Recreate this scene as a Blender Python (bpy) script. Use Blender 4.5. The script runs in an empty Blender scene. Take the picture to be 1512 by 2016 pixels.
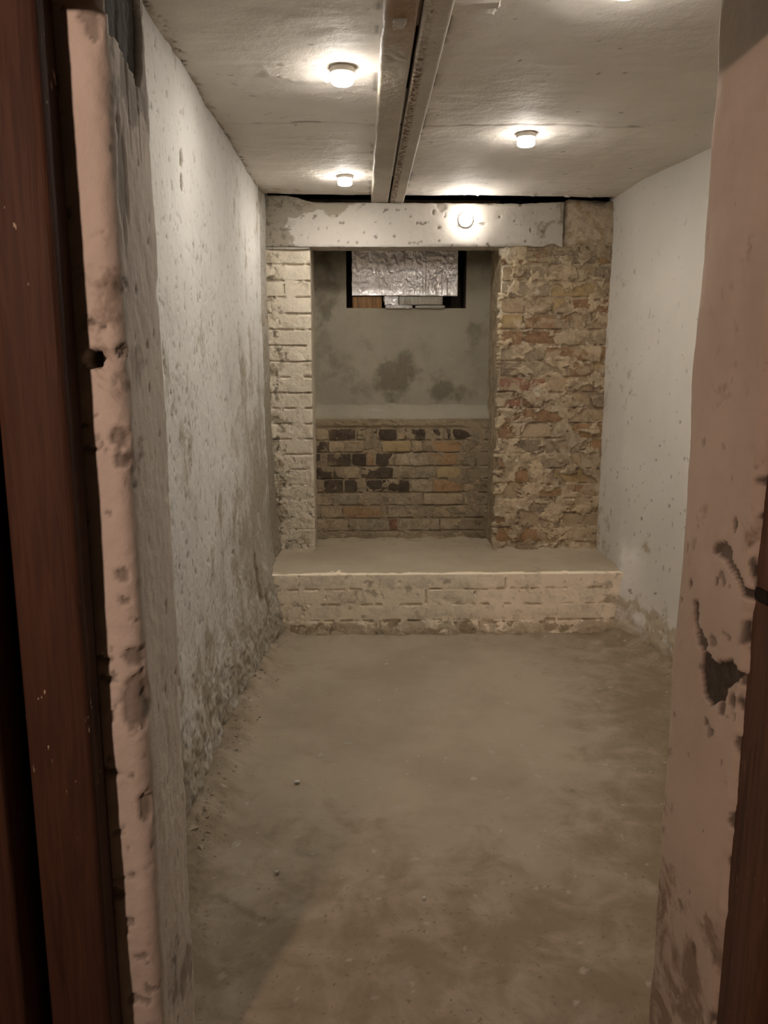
import bpy, math, random
import numpy as np
from mathutils import Vector

# ------------------------------------------------------------------ camera, world, large lights, exposure
scene = bpy.context.scene
C = scene.collection
random.seed(7)
F = 1560.0                       # focal length in pixels of the 1512x2016 frame
PITCH = math.radians(10.46)
PSI = 0.0277                     # camera heading, to the right of the room's axis
EYE = 1.21                       # height of the lens above the floor
cam_d = bpy.data.cameras.new('camera')
cam_d.sensor_fit = 'VERTICAL'
cam_d.sensor_height = 36.0
cam_d.lens = F / 2016.0 * 36.0
cam_d.clip_start = 0.02
cam = bpy.data.objects.new('camera', cam_d)
cam.location = (0, 0, EYE)
cam.rotation_euler = (math.pi / 2 - PITCH, 0, -PSI)
C.objects.link(cam)
scene.camera = cam

world = bpy.data.worlds.new('world')
scene.world = world
world.use_nodes = True
world.node_tree.nodes['Background'].inputs[0].default_value = (1.0, 0.62, 0.42, 1)
world.node_tree.nodes['Background'].inputs[1].default_value = 0.004

LED_COLOR = (1.0, 0.94, 0.862)
LED_STRENGTH = 530.0
cl = bpy.data.lights.new('corridor_lamp', 'POINT')      # warm lamp of the corridor behind the camera
cl.energy = 60.0
cl.color = (1.0, 0.69, 0.56)
cl.shadow_soft_size = 0.045
clo = bpy.data.objects.new('corridor_lamp', cl)
clo.location = (-0.80, -0.35, 1.63)
C.objects.link(clo)

vs = scene.view_settings
vs.view_transform = 'Standard'
vs.look = 'None'
vs.exposure = 0.12
vs.gamma = 1.0
vs.use_curve_mapping = False
scene.cycles.use_denoising = True
scene.cycles.use_adaptive_sampling = True
scene.cycles.adaptive_threshold = 0.02
scene.cycles.max_bounces = 5

# ------------------------------------------------------------------ pixel -> point on a real plane of the room
def ray(x, y):
    u = (x - 756) / F
    v = (y - 1008) / F
    f = math.cos(PITCH) - v * math.sin(PITCH)
    dn = math.sin(PITCH) + v * math.cos(PITCH)
    return (u * math.cos(PSI) + f * math.sin(PSI), f * math.cos(PSI) - u * math.sin(PSI), -dn)
def atY(x, y, Y):
    r = ray(x, y); t = Y / r[1]
    return (r[0] * t, Y, EYE + r[2] * t)
def atX(x, y, X):
    r = ray(x, y); t = X / r[0]
    return (X, r[1] * t, EYE + r[2] * t)
def atZ(x, y, Z):
    r = ray(x, y); t = (Z - EYE) / r[2]
    return (r[0] * t, r[1] * t, Z)

# ------------------------------------------------------------------ noise in numpy
def _h(ix, iy, seed):
    n = (ix.astype(np.int64) * 374761393 + iy.astype(np.int64) * 668265263 + seed * 1442695041) & 0xFFFFFFFF
    n = ((n ^ (n >> 13)) * 1274126177) & 0xFFFFFFFF
    return ((n ^ (n >> 16)) & 0xFFFFFFFF).astype(np.float64) / 4294967295.0
def gnoise(x, y, seed=0):
    x0 = np.floor(x); y0 = np.floor(y)
    fx = x - x0; fy = y - y0
    ix = x0.astype(np.int64); iy = y0.astype(np.int64)
    ux = fx * fx * fx * (fx * (fx * 6 - 15) + 10); uy = fy * fy * fy * (fy * (fy * 6 - 15) + 10)
    def g(dx, dy):
        a = _h(ix + dx, iy + dy, seed) * 6.2831853
        return np.cos(a) * (fx - dx) + np.sin(a) * (fy - dy)
    a = g(0, 0) * (1 - ux) + g(1, 0) * ux
    b = g(0, 1) * (1 - ux) + g(1, 1) * ux
    return 1.5 * (a * (1 - uy) + b * uy)
def fbm(x, y, seed=0, octs=4, gain=0.5):
    s = 0; a = 1.0; t = 0
    for o in range(octs):
        s = s + a * gnoise(x * 2 ** o + 17.3 * o, y * 2 ** o - 9.1 * o, seed + o * 31)
        t += a; a *= gain
    return s / t
def sstep(a, b, x):
    t = np.clip((x - a) / (b - a), 0, 1)
    return t * t * (3 - 2 * t)
def pits(x, y, seed, thr=0.45, w=0.12):
    return sstep(thr, thr + w, gnoise(x, y, seed) + 0.35 * gnoise(x * 2.3, y * 2.3, seed + 5))
def poly_mask(U, V, poly, rag=0.0, freq=40.0, seed=3):
    if rag:
        U = U + rag * fbm(U * freq, V * freq, seed, 3)
        V = V + rag * fbm(U * freq + 50, V * freq, seed + 9, 3)
    inside = np.zeros(U.shape, bool)
    n = len(poly)
    for i in range(n):
        x1, y1 = poly[i]; x2, y2 = poly[(i + 1) % n]
        if y1 == y2:
            continue
        c = ((y1 > V) != (y2 > V)) & (U < (x2 - x1) * (V - y1) / (y2 - y1) + x1)
        inside ^= c
    return inside.astype(np.float64)
def blob(U, V, cu, cv, ru, rv, seed=1, rag=0.35):
    d = np.sqrt(((U - cu) / ru) ** 2 + ((V - cv) / rv) ** 2)
    d = d + rag * fbm(U / ru * 1.3, V / rv * 1.3, seed, 3)
    return sstep(1.1, 0.9, d)

# ------------------------------------------------------------------ node materials
class NT:
    def __init__(self, name):
        self.m = bpy.data.materials.new(name); self.m.use_nodes = True
        self.t = self.m.node_tree; self.t.nodes.clear()
        self.out = self.t.nodes.new('ShaderNodeOutputMaterial')
        self.pos = self.t.nodes.new('ShaderNodeNewGeometry').outputs['Position']
    def link(self, a, b): self.t.links.new(a, b)
    def put(self, sock, v):
        if isinstance(v, bpy.types.NodeSocket): self.link(v, sock)
        elif isinstance(v, (tuple, list)): sock.default_value = (*v, 1) if len(v) == 3 and sock.type == 'RGBA' else v
        else: sock.default_value = v
    def noise(self, scale, detail=5, rough=0.55, dist=0.0, stretch=None, off=None):
        n = self.t.nodes.new('ShaderNodeTexNoise')
        n.inputs['Scale'].default_value = scale; n.inputs['Detail'].default_value = min(detail, 4)
        n.inputs['Roughness'].default_value = rough; n.inputs['Distortion'].default_value = dist
        src = self.pos
        if stretch or off is not None:
            mp = self.t.nodes.new('ShaderNodeMapping')
            self.link(src, mp.inputs['Vector'])
            if stretch: mp.inputs['Scale'].default_value = stretch
            if off is not None: self.put(mp.inputs['Location'], off)
            src = mp.outputs[0]
        self.link(src, n.inputs['Vector'])
        return n.outputs['Fac']
    def math(self, op, a, b=0.0, clamp=False):
        n = self.t.nodes.new('ShaderNodeMath'); n.operation = op; n.use_clamp = clamp
        self.put(n.inputs[0], a); self.put(n.inputs[1], b)
        return n.outputs[0]
    def rng(self, v, a, b, lo=0.0, hi=1.0):
        n = self.t.nodes.new('ShaderNodeMapRange'); n.interpolation_type = 'SMOOTHSTEP'
        self.put(n.inputs['Value'], v)
        n.inputs['From Min'].default_value = a; n.inputs['From Max'].default_value = b
        n.inputs['To Min'].default_value = lo; n.inputs['To Max'].default_value = hi
        return n.outputs['Result']
    def mix(self, f, a, b, blend='MIX'):
        n = self.t.nodes.new('ShaderNodeMix'); n.data_type = 'RGBA'; n.blend_type = blend
        self.put(n.inputs['Factor'], f); self.put(n.inputs['A'], None) if False else None
        self.put(n.inputs[6], a); self.put(n.inputs[7], b)
        return n.outputs[2]
    def attr(self, name):
        n = self.t.nodes.new('ShaderNodeAttribute'); n.attribute_name = name
        return n.outputs['Fac']
    def rand(self):
        return self.t.nodes.new('ShaderNodeObjectInfo').outputs['Random']
    def bump(self, h, dist, strength=1.0, prev=None):
        n = self.t.nodes.new('ShaderNodeBump')
        n.inputs['Distance'].default_value = dist; n.inputs['Strength'].default_value = strength
        self.link(h, n.inputs['Height'])
        if prev: self.link(prev, n.inputs['Normal'])
        return n.outputs[0]
    def bsdf(self, col, rough=0.85, spec=0.25, normal=None, metal=0.0):
        b = self.t.nodes.new('ShaderNodeBsdfPrincipled')
        self.put(b.inputs['Base Color'], col); self.put(b.inputs['Roughness'], rough)
        b.inputs['Specular IOR Level'].default_value = spec; b.inputs['Metallic'].default_value = metal
        if normal: self.link(normal, b.inputs['Normal'])
        self.link(b.outputs[0], self.out.inputs[0])
        return self.m

def plaster(name, base, tint, dirt_shade, chip, rough=0.85, spec=0.2, dirt_lo=0.60, dirt_hi=0.72, dirt_scale=11, attr_k=0.35,
            speck=0.70, bump=0.004, stretch=None, fine=1.0):
    t = NT(name)
    col = t.mix(t.rng(t.noise(2.6, 6, 0.6), 0.35, 0.68), base, tint)
    d = t.math('ADD', t.noise(dirt_scale, 6, 0.66, 0.4, stretch), t.math('MULTIPLY', t.attr('dirt_shade'), attr_k))
    col = t.mix(t.math('MULTIPLY', t.rng(d, dirt_lo, dirt_hi), 0.75), col, dirt_shade)
    sp = t.math('ADD', t.noise(75, 3, 0.6), t.math('MULTIPLY', t.attr('dirt_shade'), 0.10))
    col = t.mix(t.math('MULTIPLY', t.rng(sp, speck, speck + 0.05), 0.8), col, dirt_shade)
    ch = t.mix(t.rng(t.noise(45, 5, 0.7), 0.3, 0.7), chip, tuple(c * 0.6 for c in chip))
    col = t.mix(t.attr('chip'), col, ch)
    b = t.bump(t.noise(38, 5, 0.6), bump, 0.55 * fine)
    b = t.bump(t.noise(160, 3, 0.65), bump * 0.35, 0.5 * fine, b)
    return t.bsdf(col, rough, spec, b)

def brick_mat(name, base, alt, smear, amount=0.5, bump=0.006, dark=0.55):
    t = NT(name)
    r = t.rand()
    col = t.mix(r, base, alt)
    col = t.mix(t.rng(t.noise(30, 6, 0.7), 0.4, 0.75), col, tuple(c * dark for c in base))
    s = t.math('ADD', t.noise(16, 8, 0.7, 0.5), t.math('MULTIPLY', t.math('SUBTRACT', r, 0.5), 0.10))
    col = t.mix(t.rng(s, 0.62 - 0.22 * amount, 0.74 - 0.22 * amount), col, smear)
    b = t.bump(t.noise(55, 6, 0.65), bump, 0.7)
    b = t.bump(t.noise(220, 3, 0.6), bump * 0.3, 0.5, b)
    return t.bsdf(col, 0.92, 0.15, b)

M = {}
M['left'] = plaster('rough_white_plaster', (0.53, 0.51, 0.47), (0.47, 0.45, 0.41), (0.27, 0.23, 0.165), (0.23, 0.185, 0.125), dirt_lo=0.56, dirt_hi=0.84, attr_k=0.42, dirt_scale=9, speck=0.665)
M['right'] = plaster('smooth_white_plaster', (0.53, 0.495, 0.44), (0.49, 0.46, 0.405), (0.30, 0.24, 0.15), (0.17, 0.13, 0.09), dirt_lo=0.64, dirt_hi=0.80, attr_k=0.4, speck=0.73, bump=0.002)
M['ceiling'] = plaster('ceiling_paint', (0.73, 0.68, 0.615), (0.66, 0.61, 0.55), (0.42, 0.36, 0.28), (0.12, 0.10, 0.075), rough=0.72, spec=0.2, dirt_lo=0.70, dirt_hi=0.85, speck=0.76, bump=0.004)
M['lintel'] = plaster('lintel_plaster', (0.46, 0.425, 0.375), (0.42, 0.385, 0.335), (0.20, 0.17, 0.12), (0.16, 0.13, 0.10), dirt_lo=0.62, dirt_hi=0.74, attr_k=0.35, speck=0.72, bump=0.003)
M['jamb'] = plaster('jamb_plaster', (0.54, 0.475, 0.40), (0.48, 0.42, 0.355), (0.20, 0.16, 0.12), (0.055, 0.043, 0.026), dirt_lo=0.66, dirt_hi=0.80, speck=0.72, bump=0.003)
M['jamb_r'] = plaster('doorway_plaster', (0.47, 0.385, 0.305), (0.40, 0.325, 0.255), (0.16, 0.11, 0.07), (0.07, 0.055, 0.04), dirt_lo=0.62, dirt_hi=0.78, speck=0.74, bump=0.003)
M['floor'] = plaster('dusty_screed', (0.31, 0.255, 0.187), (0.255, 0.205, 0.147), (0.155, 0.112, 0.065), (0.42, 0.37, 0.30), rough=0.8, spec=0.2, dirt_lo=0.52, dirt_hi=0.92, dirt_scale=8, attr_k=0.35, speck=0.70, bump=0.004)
M['mortar_ledge'] = plaster('cream_mortar', (0.80, 0.69, 0.535), (0.73, 0.63, 0.48), (0.34, 0.27, 0.18), (0.30, 0.235, 0.16), dirt_lo=0.58, dirt_hi=0.74, speck=0.68, bump=0.006)
M['ledge_top'] = plaster('ledge_screed', (0.38, 0.315, 0.23), (0.33, 0.27, 0.19), (0.20, 0.16, 0.10), (0.5, 0.45, 0.36), dirt_lo=0.60, dirt_hi=0.8, speck=0.74)
M['mortar_white'] = plaster('whitewashed_mortar', (0.60, 0.53, 0.42), (0.52, 0.455, 0.35), (0.27, 0.22, 0.15), (0.10, 0.08, 0.05), dirt_lo=0.52, dirt_hi=0.70, speck=0.66, bump=0.008)
M['mortar_tan'] = plaster('tan_mortar', (0.46, 0.37, 0.245), (0.35, 0.285, 0.20), (0.20, 0.15, 0.095), (0.66, 0.59, 0.475), dirt_lo=0.44, dirt_hi=0.68, dirt_scale=19, speck=0.66, bump=0.010)
M['mortar_niche'] = plaster('niche_mortar', (0.26, 0.205, 0.135), (0.215, 0.165, 0.105), (0.14, 0.105, 0.065), (0.4, 0.37, 0.30), dirt_lo=0.55, dirt_hi=0.72, speck=0.68, bump=0.008)
M['render'] = plaster('grey_cement_render', (0.30, 0.268, 0.205), (0.245, 0.217, 0.163), (0.115, 0.095, 0.066), (0.45, 0.42, 0.36), dirt_lo=0.50, dirt_hi=0.98, dirt_scale=10, attr_k=0.4, speck=0.74, bump=0.005)
M['b_white'] = brick_mat('whitewashed_brick', (0.62, 0.55, 0.44), (0.55, 0.49, 0.38), (0.40, 0.335, 0.24), 0.0, 0.004, 0.8)
M['b_ledge'] = brick_mat('cream_painted_brick', (0.80, 0.695, 0.54), (0.75, 0.65, 0.50), (0.50, 0.41, 0.30), 0.25, 0.005, 0.75)
M['b_low'] = brick_mat('earthy_brick', (0.42, 0.33, 0.225), (0.36, 0.28, 0.19), (0.52, 0.43, 0.31), 0.5, 0.008)
M['b_tan'] = brick_mat('tan_brick', (0.36, 0.275, 0.175), (0.32, 0.245, 0.155), (0.36, 0.285, 0.19), 0.6)
M['b_orange'] = brick_mat('ochre_brick', (0.33, 0.205, 0.105), (0.29, 0.185, 0.10), (0.27, 0.21, 0.135), 0.4)
M['b_yellow'] = brick_mat('yellow_brick', (0.37, 0.275, 0.145), (0.33, 0.24, 0.125), (0.31, 0.245, 0.155), 0.4)
M['b_red'] = brick_mat('red_brick', (0.225, 0.115, 0.075), (0.25, 0.14, 0.09), (0.33, 0.26, 0.18), 0.35)
M['b_dark'] = brick_mat('burnt_brick', (0.075, 0.055, 0.038), (0.105, 0.077, 0.050), (0.20, 0.155, 0.10), 0.2)
M['b_grey'] = brick_mat('greyish_brick', (0.28, 0.225, 0.155), (0.33, 0.265, 0.18), (0.37, 0.30, 0.205), 0.5)
M['b_rust'] = brick_mat('brown_brick', (0.25, 0.155, 0.09), (0.29, 0.19, 0.11), (0.34, 0.27, 0.18), 0.5)
M['b_stain'] = brick_mat('sooty_brick', (0.22, 0.175, 0.12), (0.26, 0.205, 0.14), (0.36, 0.29, 0.20), 0.5)
M['b_stone'] = brick_mat('cream_stone', (0.50, 0.41, 0.30), (0.46, 0.375, 0.27), (0.33, 0.235, 0.135), 0.45)
t = NT('dark_void'); M['void'] = t.bsdf(t.mix(t.noise(20, 4), (0.012, 0.010, 0.008), (0.03, 0.024, 0.018)), 0.95, 0.05)  # near-black: the shade of deep gaps held in the colour

def wood_mat(name, a, b, c, rough=0.7):
    t = NT(name)
    g = t.noise(14, 7, 0.6, 0.6, (6, 6, 0.35))
    col = t.mix(t.rng(g, 0.32, 0.66), a, b)
    col = t.mix(t.rng(t.noise(6, 5, 0.6, 0, (8, 8, 0.5)), 0.56, 0.72), col, tuple(x * 0.45 for x in a))
    fl = t.noise(60, 3, 0.6, 0, (1.6, 1.6, 0.5))
    zone = t.noise(3.1, 2, 0.5)
    col = t.mix(t.math('MULTIPLY', t.rng(fl, 0.67, 0.71), t.rng(zone, 0.50, 0.58)), col, c)
    bm = t.bump(g, 0.003, 0.6)
    return t.bsdf(col, rough, 0.25, bm)
M['wood'] = wood_mat('red_brown_painted_wood', (0.066, 0.028, 0.0145), (0.046, 0.019, 0.010), (0.40, 0.32, 0.22))
M['wood_r'] = wood_mat('worn_brown_wood', (0.105, 0.050, 0.028), (0.070, 0.033, 0.018), (0.16, 0.10, 0.06))
M['block'] = wood_mat('amber_wood', (0.25, 0.135, 0.055), (0.13, 0.07, 0.032), (0.35, 0.25, 0.15))
M['batten'] = wood_mat('grey_wood', (0.36, 0.33, 0.28), (0.27, 0.245, 0.20), (0.5, 0.46, 0.4))

def metal_paint(name):
    t = NT(name)
    base = t.mix(t.rng(t.noise(6, 6, 0.6), 0.35, 0.65), (0.44, 0.385, 0.315), (0.37, 0.32, 0.25))
    base = t.mix(t.rng(t.noise(60, 4, 0.6), 0.66, 0.72), base, (0.20, 0.13, 0.08))
    rust = t.mix(t.noise(90, 4, 0.7), (0.16, 0.075, 0.03), (0.06, 0.03, 0.015))
    r = t.math('MULTIPLY', t.attr('rust'), t.rng(t.noise(70, 5, 0.7, 0.5), 0.44, 0.54))
    col = t.mix(r, base, rust)
    col = t.mix(t.attr('dirt_shade'), col, (0.27, 0.165, 0.085))
    b = t.bump(t.noise(80, 6, 0.65), 0.004, 0.6)
    return t.bsdf(col, 0.6, 0.35, b)
M['beam'] = metal_paint('painted_steel')

def foil_mat(name, scale, str_, stretch=None):
    t = NT(name)
    col = t.mix(t.rng(t.noise(7, 5, 0.6), 0.4, 0.7), (0.97, 0.94, 0.92), (0.86, 0.82, 0.80))
    n1 = t.noise(scale, 3, 0.5, 0.7, stretch); n2 = t.noise(scale * 2.7, 3, 0.5, 0.6)
    b = t.bump(n1, 0.012, str_); b = t.bump(n2, 0.004, str_, b)
    return t.bsdf(col, 0.27, 0.6, b, 0.5)
M['foil'] = foil_mat('crinkled_foil', 34, 0.7, (1.0, 1, 0.75))
M['foil2'] = foil_mat('crumpled_foil', 70, 0.8)
t = NT('lamp_rim'); M['rim'] = t.bsdf(t.mix(t.noise(40), (0.72, 0.66, 0.58), (0.66, 0.60, 0.52)), 0.4, 0.5)
def led_mat(name, strength, side=0.04, z0=-0.028):
    t = NT(name); e = t.t.nodes.new('ShaderNodeEmission')
    e.inputs[0].default_value = (*LED_COLOR, 1)
    sp = t.t.nodes.new('ShaderNodeSeparateXYZ'); t.link(t.t.nodes.new('ShaderNodeTexCoord').outputs['Object'], sp.inputs[0])
    t.link(t.rng(sp.outputs['Z'], z0, -0.038, strength * side, strength), e.inputs[1])   # frosted sides dimmer than the face
    t.link(e.outputs[0], t.out.inputs[0])
    return t.m
M['led'] = led_mat('lamp_diffuser', LED_STRENGTH)
M['led_weak'] = led_mat('weak_lamp_diffuser', LED_STRENGTH * 0.17, 0.9, -0.012)

# ------------------------------------------------------------------ mesh helpers
def tag(o, label=None, cat=None, group=None, kind=None):
    for k, v in (('label', label), ('category', cat), ('group', group), ('kind', kind)):
        if v: o[k] = v
    return o
def link(name, me, mat=None, parent=None, smooth=True):
    o = bpy.data.objects.new(name, me); C.objects.link(o)
    if mat is not None: me.materials.append(mat)
    if smooth and len(me.polygons) and 'sharp_face' not in me.attributes:
        me.polygons.foreach_set('use_smooth', np.ones(len(me.polygons), bool))
    if parent: o.parent = parent
    return o
def empty(name, loc=(0, 0, 0)):
    o = bpy.data.objects.new(name, None); o.location = loc; C.objects.link(o); o.empty_display_size = 0.05
    return o
def mesh_np(name, V, Q, flat_from=None):
    me = bpy.data.meshes.new(name)
    V = np.asarray(V, np.float32); Q = np.asarray(Q, np.int32)
    me.vertices.add(len(V)); me.vertices.foreach_set('co', V.ravel())
    me.loops.add(Q.size); me.loops.foreach_set('vertex_index', Q.ravel())
    me.polygons.add(len(Q)); me.polygons.foreach_set('loop_start', np.arange(0, Q.size, 4, dtype=np.int32))
    try: me.polygons.foreach_set('loop_total', np.full(len(Q), 4, np.int32))
    except Exception: pass
    if flat_from is not None:
        sh = np.zeros(len(Q), bool); sh[flat_from:] = True
        me.update()
        a = me.attributes.new('sharp_face', 'BOOLEAN', 'FACE'); a.data.foreach_set('value', sh)
    me.update(calc_edges=True); me.validate()
    return me
def sheet(name, P, N, H, thick, mat, parent=None, attrs=None, hole=None):
    """a displaced surface with real thickness: front grid, four sides and a back"""
    nu, nv = H.shape
    V = (P + N * H[..., None]).reshape(-1, 3)
    idx = np.arange(nu * nv).reshape(nu, nv)
    Q = np.stack([idx[:-1, :-1], idx[1:, :-1], idx[1:, 1:], idx[:-1, 1:]], -1).reshape(-1, 4)
    i, j = nu // 2, nv // 2
    c = np.cross(P[i + 1, j] - P[i, j], P[i, j + 1] - P[i, j])
    flip = np.dot(c, N[i, j]) < 0
    if flip: Q = Q[:, ::-1]
    if hole is not None: Q = Q[~hole.reshape(-1)]
    nf = len(Q)
    if thick:
        ring = np.concatenate([idx[:, 0], idx[-1, 1:], idx[-2::-1, -1], idx[0, -2:0:-1]])
        B = (P - N * thick).reshape(-1, 3)[ring]
        base = len(V)
        V = np.concatenate([V, B])
        r = len(ring); k = np.arange(r); k2 = (k + 1) % r
        S = np.stack([ring[k], base + k, base + k2, ring[k2]], -1)
        bot = base + np.arange(nu)
        top = base + (nu - 1 + nv - 1 + np.arange(nu))[::-1]
        K = np.stack([bot[:-1], top[:-1], top[1:], bot[1:]], -1)
        if flip: S = S[:, ::-1]; K = K[:, ::-1]
        Q = np.concatenate([Q, S, K])
    me = mesh_np(name, V, Q, nf if thick else None)
    for k, a in (attrs or {}).items():
        arr = np.zeros(len(V), np.float32); arr[:nu * nv] = a.reshape(-1)
        at = me.attributes.new(k, 'FLOAT', 'POINT'); at.data.foreach_set('value', arr)
    return link(name, me, mat, parent)
def fillet(pts, r, n=6):
    out = [pts[0]]
    for i in range(1, len(pts) - 1):
        p = np.array(pts[i], float); a = np.array(pts[i - 1], float) - p; b = np.array(pts[i + 1], float) - p
        a /= np.linalg.norm(a); b /= np.linalg.norm(b)
        ang = math.acos(np.clip(np.dot(a, b), -1, 1))
        rr = r[i - 1] if isinstance(r, (list, tuple)) else r
        if rr <= 0 or ang > 3.0: out.append(tuple(p)); continue
        d = rr / math.tan(ang / 2); c = p + (a + b) / np.linalg.norm(a + b) * rr / math.sin(ang / 2)
        s = p + a * d - c; e_ = p + b * d - c
        a0 = math.atan2(s[1], s[0]); a1 = math.atan2(e_[1], e_[0])
        da = (a1 - a0 + math.pi) % (2 * math.pi) - math.pi
        for k in range(n + 1):
            th = a0 + da * k / n
            out.append((c[0] + rr * math.cos(th), c[1] + rr * math.sin(th)))
    out.append(pts[-1])
    return out
def wall_grid(pts, z0, z1, res, side=1):
    """vertical sheet over a plan path; side=+1: normal to the right of travel"""
    pts = np.array(pts, float)
    seg = np.linalg.norm(np.diff(pts, axis=0), axis=1); s = np.concatenate([[0], np.cumsum(seg)])
    n = max(3, int(round(s[-1] / res)) + 1); S = np.linspace(0, s[-1], n)
    X = np.interp(S, s, pts[:, 0]); Y = np.interp(S, s, pts[:, 1])
    tx = np.gradient(X); ty = np.gradient(Y); l = np.hypot(tx, ty); tx /= l; ty /= l
    nz = max(3, int(round((z1 - z0) / res)) + 1); Z = np.linspace(z0, z1, nz)
    P = np.zeros((n, nz, 3)); P[..., 0] = X[:, None]; P[..., 1] = Y[:, None]; P[..., 2] = Z[None]
    Nn = np.zeros((n, nz, 3)); Nn[..., 0] = (side * ty)[:, None]; Nn[..., 1] = (-side * tx)[:, None]
    U = np.repeat(S[:, None], nz, 1); W = np.repeat(Z[None], n, 0)
    return P, Nn, U, W
def flat_grid(x0, x1, y0, y1, z, res, sign=1):
    nx = int(round((x1 - x0) / res)) + 1; ny = int(round((y1 - y0) / res)) + 1
    X, Y = np.meshgrid(np.linspace(x0, x1, nx), np.linspace(y0, y1, ny), indexing='ij')
    P = np.stack([X, Y, np.full_like(X, z)], -1)
    Nn = np.zeros_like(P); Nn[..., 2] = sign
    return P, Nn, X, Y

# box template, each face split in 3x3, used for bricks, blocks and boards
def _cube(n=3):
    vs_, fs, key = [], [], {}
    lin = np.linspace(-1, 1, n + 1)
    def vid(p):
        k = tuple(np.round(p, 5))
        if k not in key: key[k] = len(vs_); vs_.append(k)
        return key[k]
    for ax in range(3):
        for sg in (-1, 1):
            a, b = [(1, 2), (2, 0), (0, 1)][ax]
            for i in range(n):
                for j in range(n):
                    q = []
                    for (di, dj) in ((0, 0), (1, 0), (1, 1), (0, 1)):
                        p = [0, 0, 0]; p[ax] = sg; p[a] = lin[i + di]; p[b] = lin[j + dj]; q.append(vid(p))
                    fs.append(q if sg > 0 else q[::-1])
    return np.array(vs_, float), np.array(fs)
CUBE3 = _cube(3); CUBE5 = _cube(5)
RS = np.random.RandomState(11)
def rough_box(name, lo, hi, mat, parent=None, rough=0.004, rnd=0.010, seed=None, tpl=None, chip=0.0, origin=True):
    V, Q = tpl or CUBE3
    rs = np.random.RandomState(seed) if seed is not None else RS
    lo = np.array(lo, float); hi = np.array(hi, float); c = (lo + hi) / 2; h = (hi - lo) / 2
    q = V.copy()
    # pull the last rows in so edges and corners are rounded
    inner = np.abs(q) < 0.99
    edge = (~inner).sum(1)
    p = q * h
    rnd_ = min(rnd, 0.45 * h.min())
    for ax in range(3):
        m = (edge >= 2) & ~inner[:, ax]
        p[m, ax] -= np.sign(q[m, ax]) * rnd_ * np.where(edge[m] == 3, 0.75, 0.42)
    # keep the second row close to the edge so faces stay flat
    lim = h - rnd_ * 1.3
    for ax in range(3):
        m = inner[:, ax] & (np.abs(q[:, ax]) > 0.5)
        p[m, ax] = np.sign(q[m, ax]) * np.maximum(lim[ax], 0.3 * h[ax])
    p += rs.normal(0, rough, p.shape) * 0.6
    if chip:
        for _ in range(3):
            if rs.rand() < chip:
                k = rs.randint(len(p)); d = np.linalg.norm(p - p[k], axis=1)
                p -= (p / (np.linalg.norm(p, axis=1)[:, None] + 1e-6)) * np.clip(0.045 - d, 0, 1)[:, None] * 0.35
    me = mesh_np(name, p if origin else p + c, Q)
    o = link(name, me, mat, parent)
    me.set_sharp_from_angle(angle=math.radians(38))
    if origin: o.location = c
    return o

SURF = dict(kind='structure')
def cracks(X, Z, items, w, seed, thr=0.0):
    """open joints along the lower edge and one end of some bricks"""
    m = np.zeros_like(X)
    x1d = X[:, X.shape[1] // 2]; z1d = Z[0]
    for k, it in enumerate(items):
        x0, x1, z0, z1 = it[:4]
        ix = np.where((x1d > x0 - 0.02) & (x1d < x1 + 0.02))[0]; iz = np.where((z1d > z0 - 0.02) & (z1d < z1 + 0.02))[0]
        if not len(ix) or not len(iz): continue
        sl = (slice(ix[0], ix[-1] + 1), slice(iz[0], iz[-1] + 1))
        x = X[sl]; z = Z[sl]
        wob = 0.0016 * fbm(x * 45, z * 0 + k, seed + k, 2)
        nz = sstep(thr - 0.12, thr + 0.12, fbm(x * 11, z * 0 + 3 * k, seed + 7 * k, 3))
        q = np.exp(-((z - z0 + 0.0035 + wob) / w) ** 2) * (x > x0 - 0.003) * (x < x1 + 0.003) * nz
        if _h(np.array([k]), np.array([seed]), 3)[0] < 0.45:
            nz = sstep(thr - 0.1, thr + 0.15, fbm(x * 0 + 5 * k, z * 22, seed + 3 * k, 2))
            q = np.maximum(q, np.exp(-((x - x0 + 0.0035 + wob) / w) ** 2) * (z > z0 - 0.002) * (z < z1 + 0.002) * nz)
        m[sl] = np.maximum(m[sl], q)
    return m

# ------------------------------------------------------------------ setting: floor
FX0, FX1 = -0.62, 1.55
P, N, X, Y = flat_grid(FX0, FX1, 0.80, 3.50, 0.0, 0.0065)
lw = -0.45 + 0.03 * sstep(2.2, 3.4, Y)
H = 0.009 * fbm(X * 2.2, Y * 2.2, 1, 3) + 0.0022 * fbm(X * 7, Y * 11, 2, 4) + 0.0010 * fbm(X * 40, Y * 40, 3, 3)
near = sstep(0.16, 0.0, X - lw)
H += near ** 1.8 * (0.045 + 0.020 * fbm(X * 14, Y * 14, 4, 4)) * sstep(1.5, 1.9, Y) + near * 0.012 * np.abs(fbm(X * 45, Y * 45, 5, 3))
rw = 1.42 - (Y - 1.645) * 0.115
nr = sstep(0.14, 0.0, rw - X)
H += nr ** 1.5 * (0.035 + 0.02 * fbm(X * 16, Y * 16, 6, 4)) + nr * 0.012 * np.abs(fbm(X * 40, Y * 40, 7, 3))
nb = sstep(0.10, 0.0, 3.45 - Y)
H += nb * (0.010 + 0.012 * fbm(X * 14, Y * 14, 8, 4))
plate = poly_mask(X, Y, [atZ(*p, 0)[:2] for p in ((430, 1762), (500, 1735), (575, 1738), (622, 1757), (540, 1818), (470, 1790))], 0.010, 30)
H += plate * 0.006
rt = sstep(0.55, 1.15, X - 0.12 * (Y - 2.5)) 
H += rt * 0.004 * fbm(X * 10, Y * 34, 9, 4)
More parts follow.
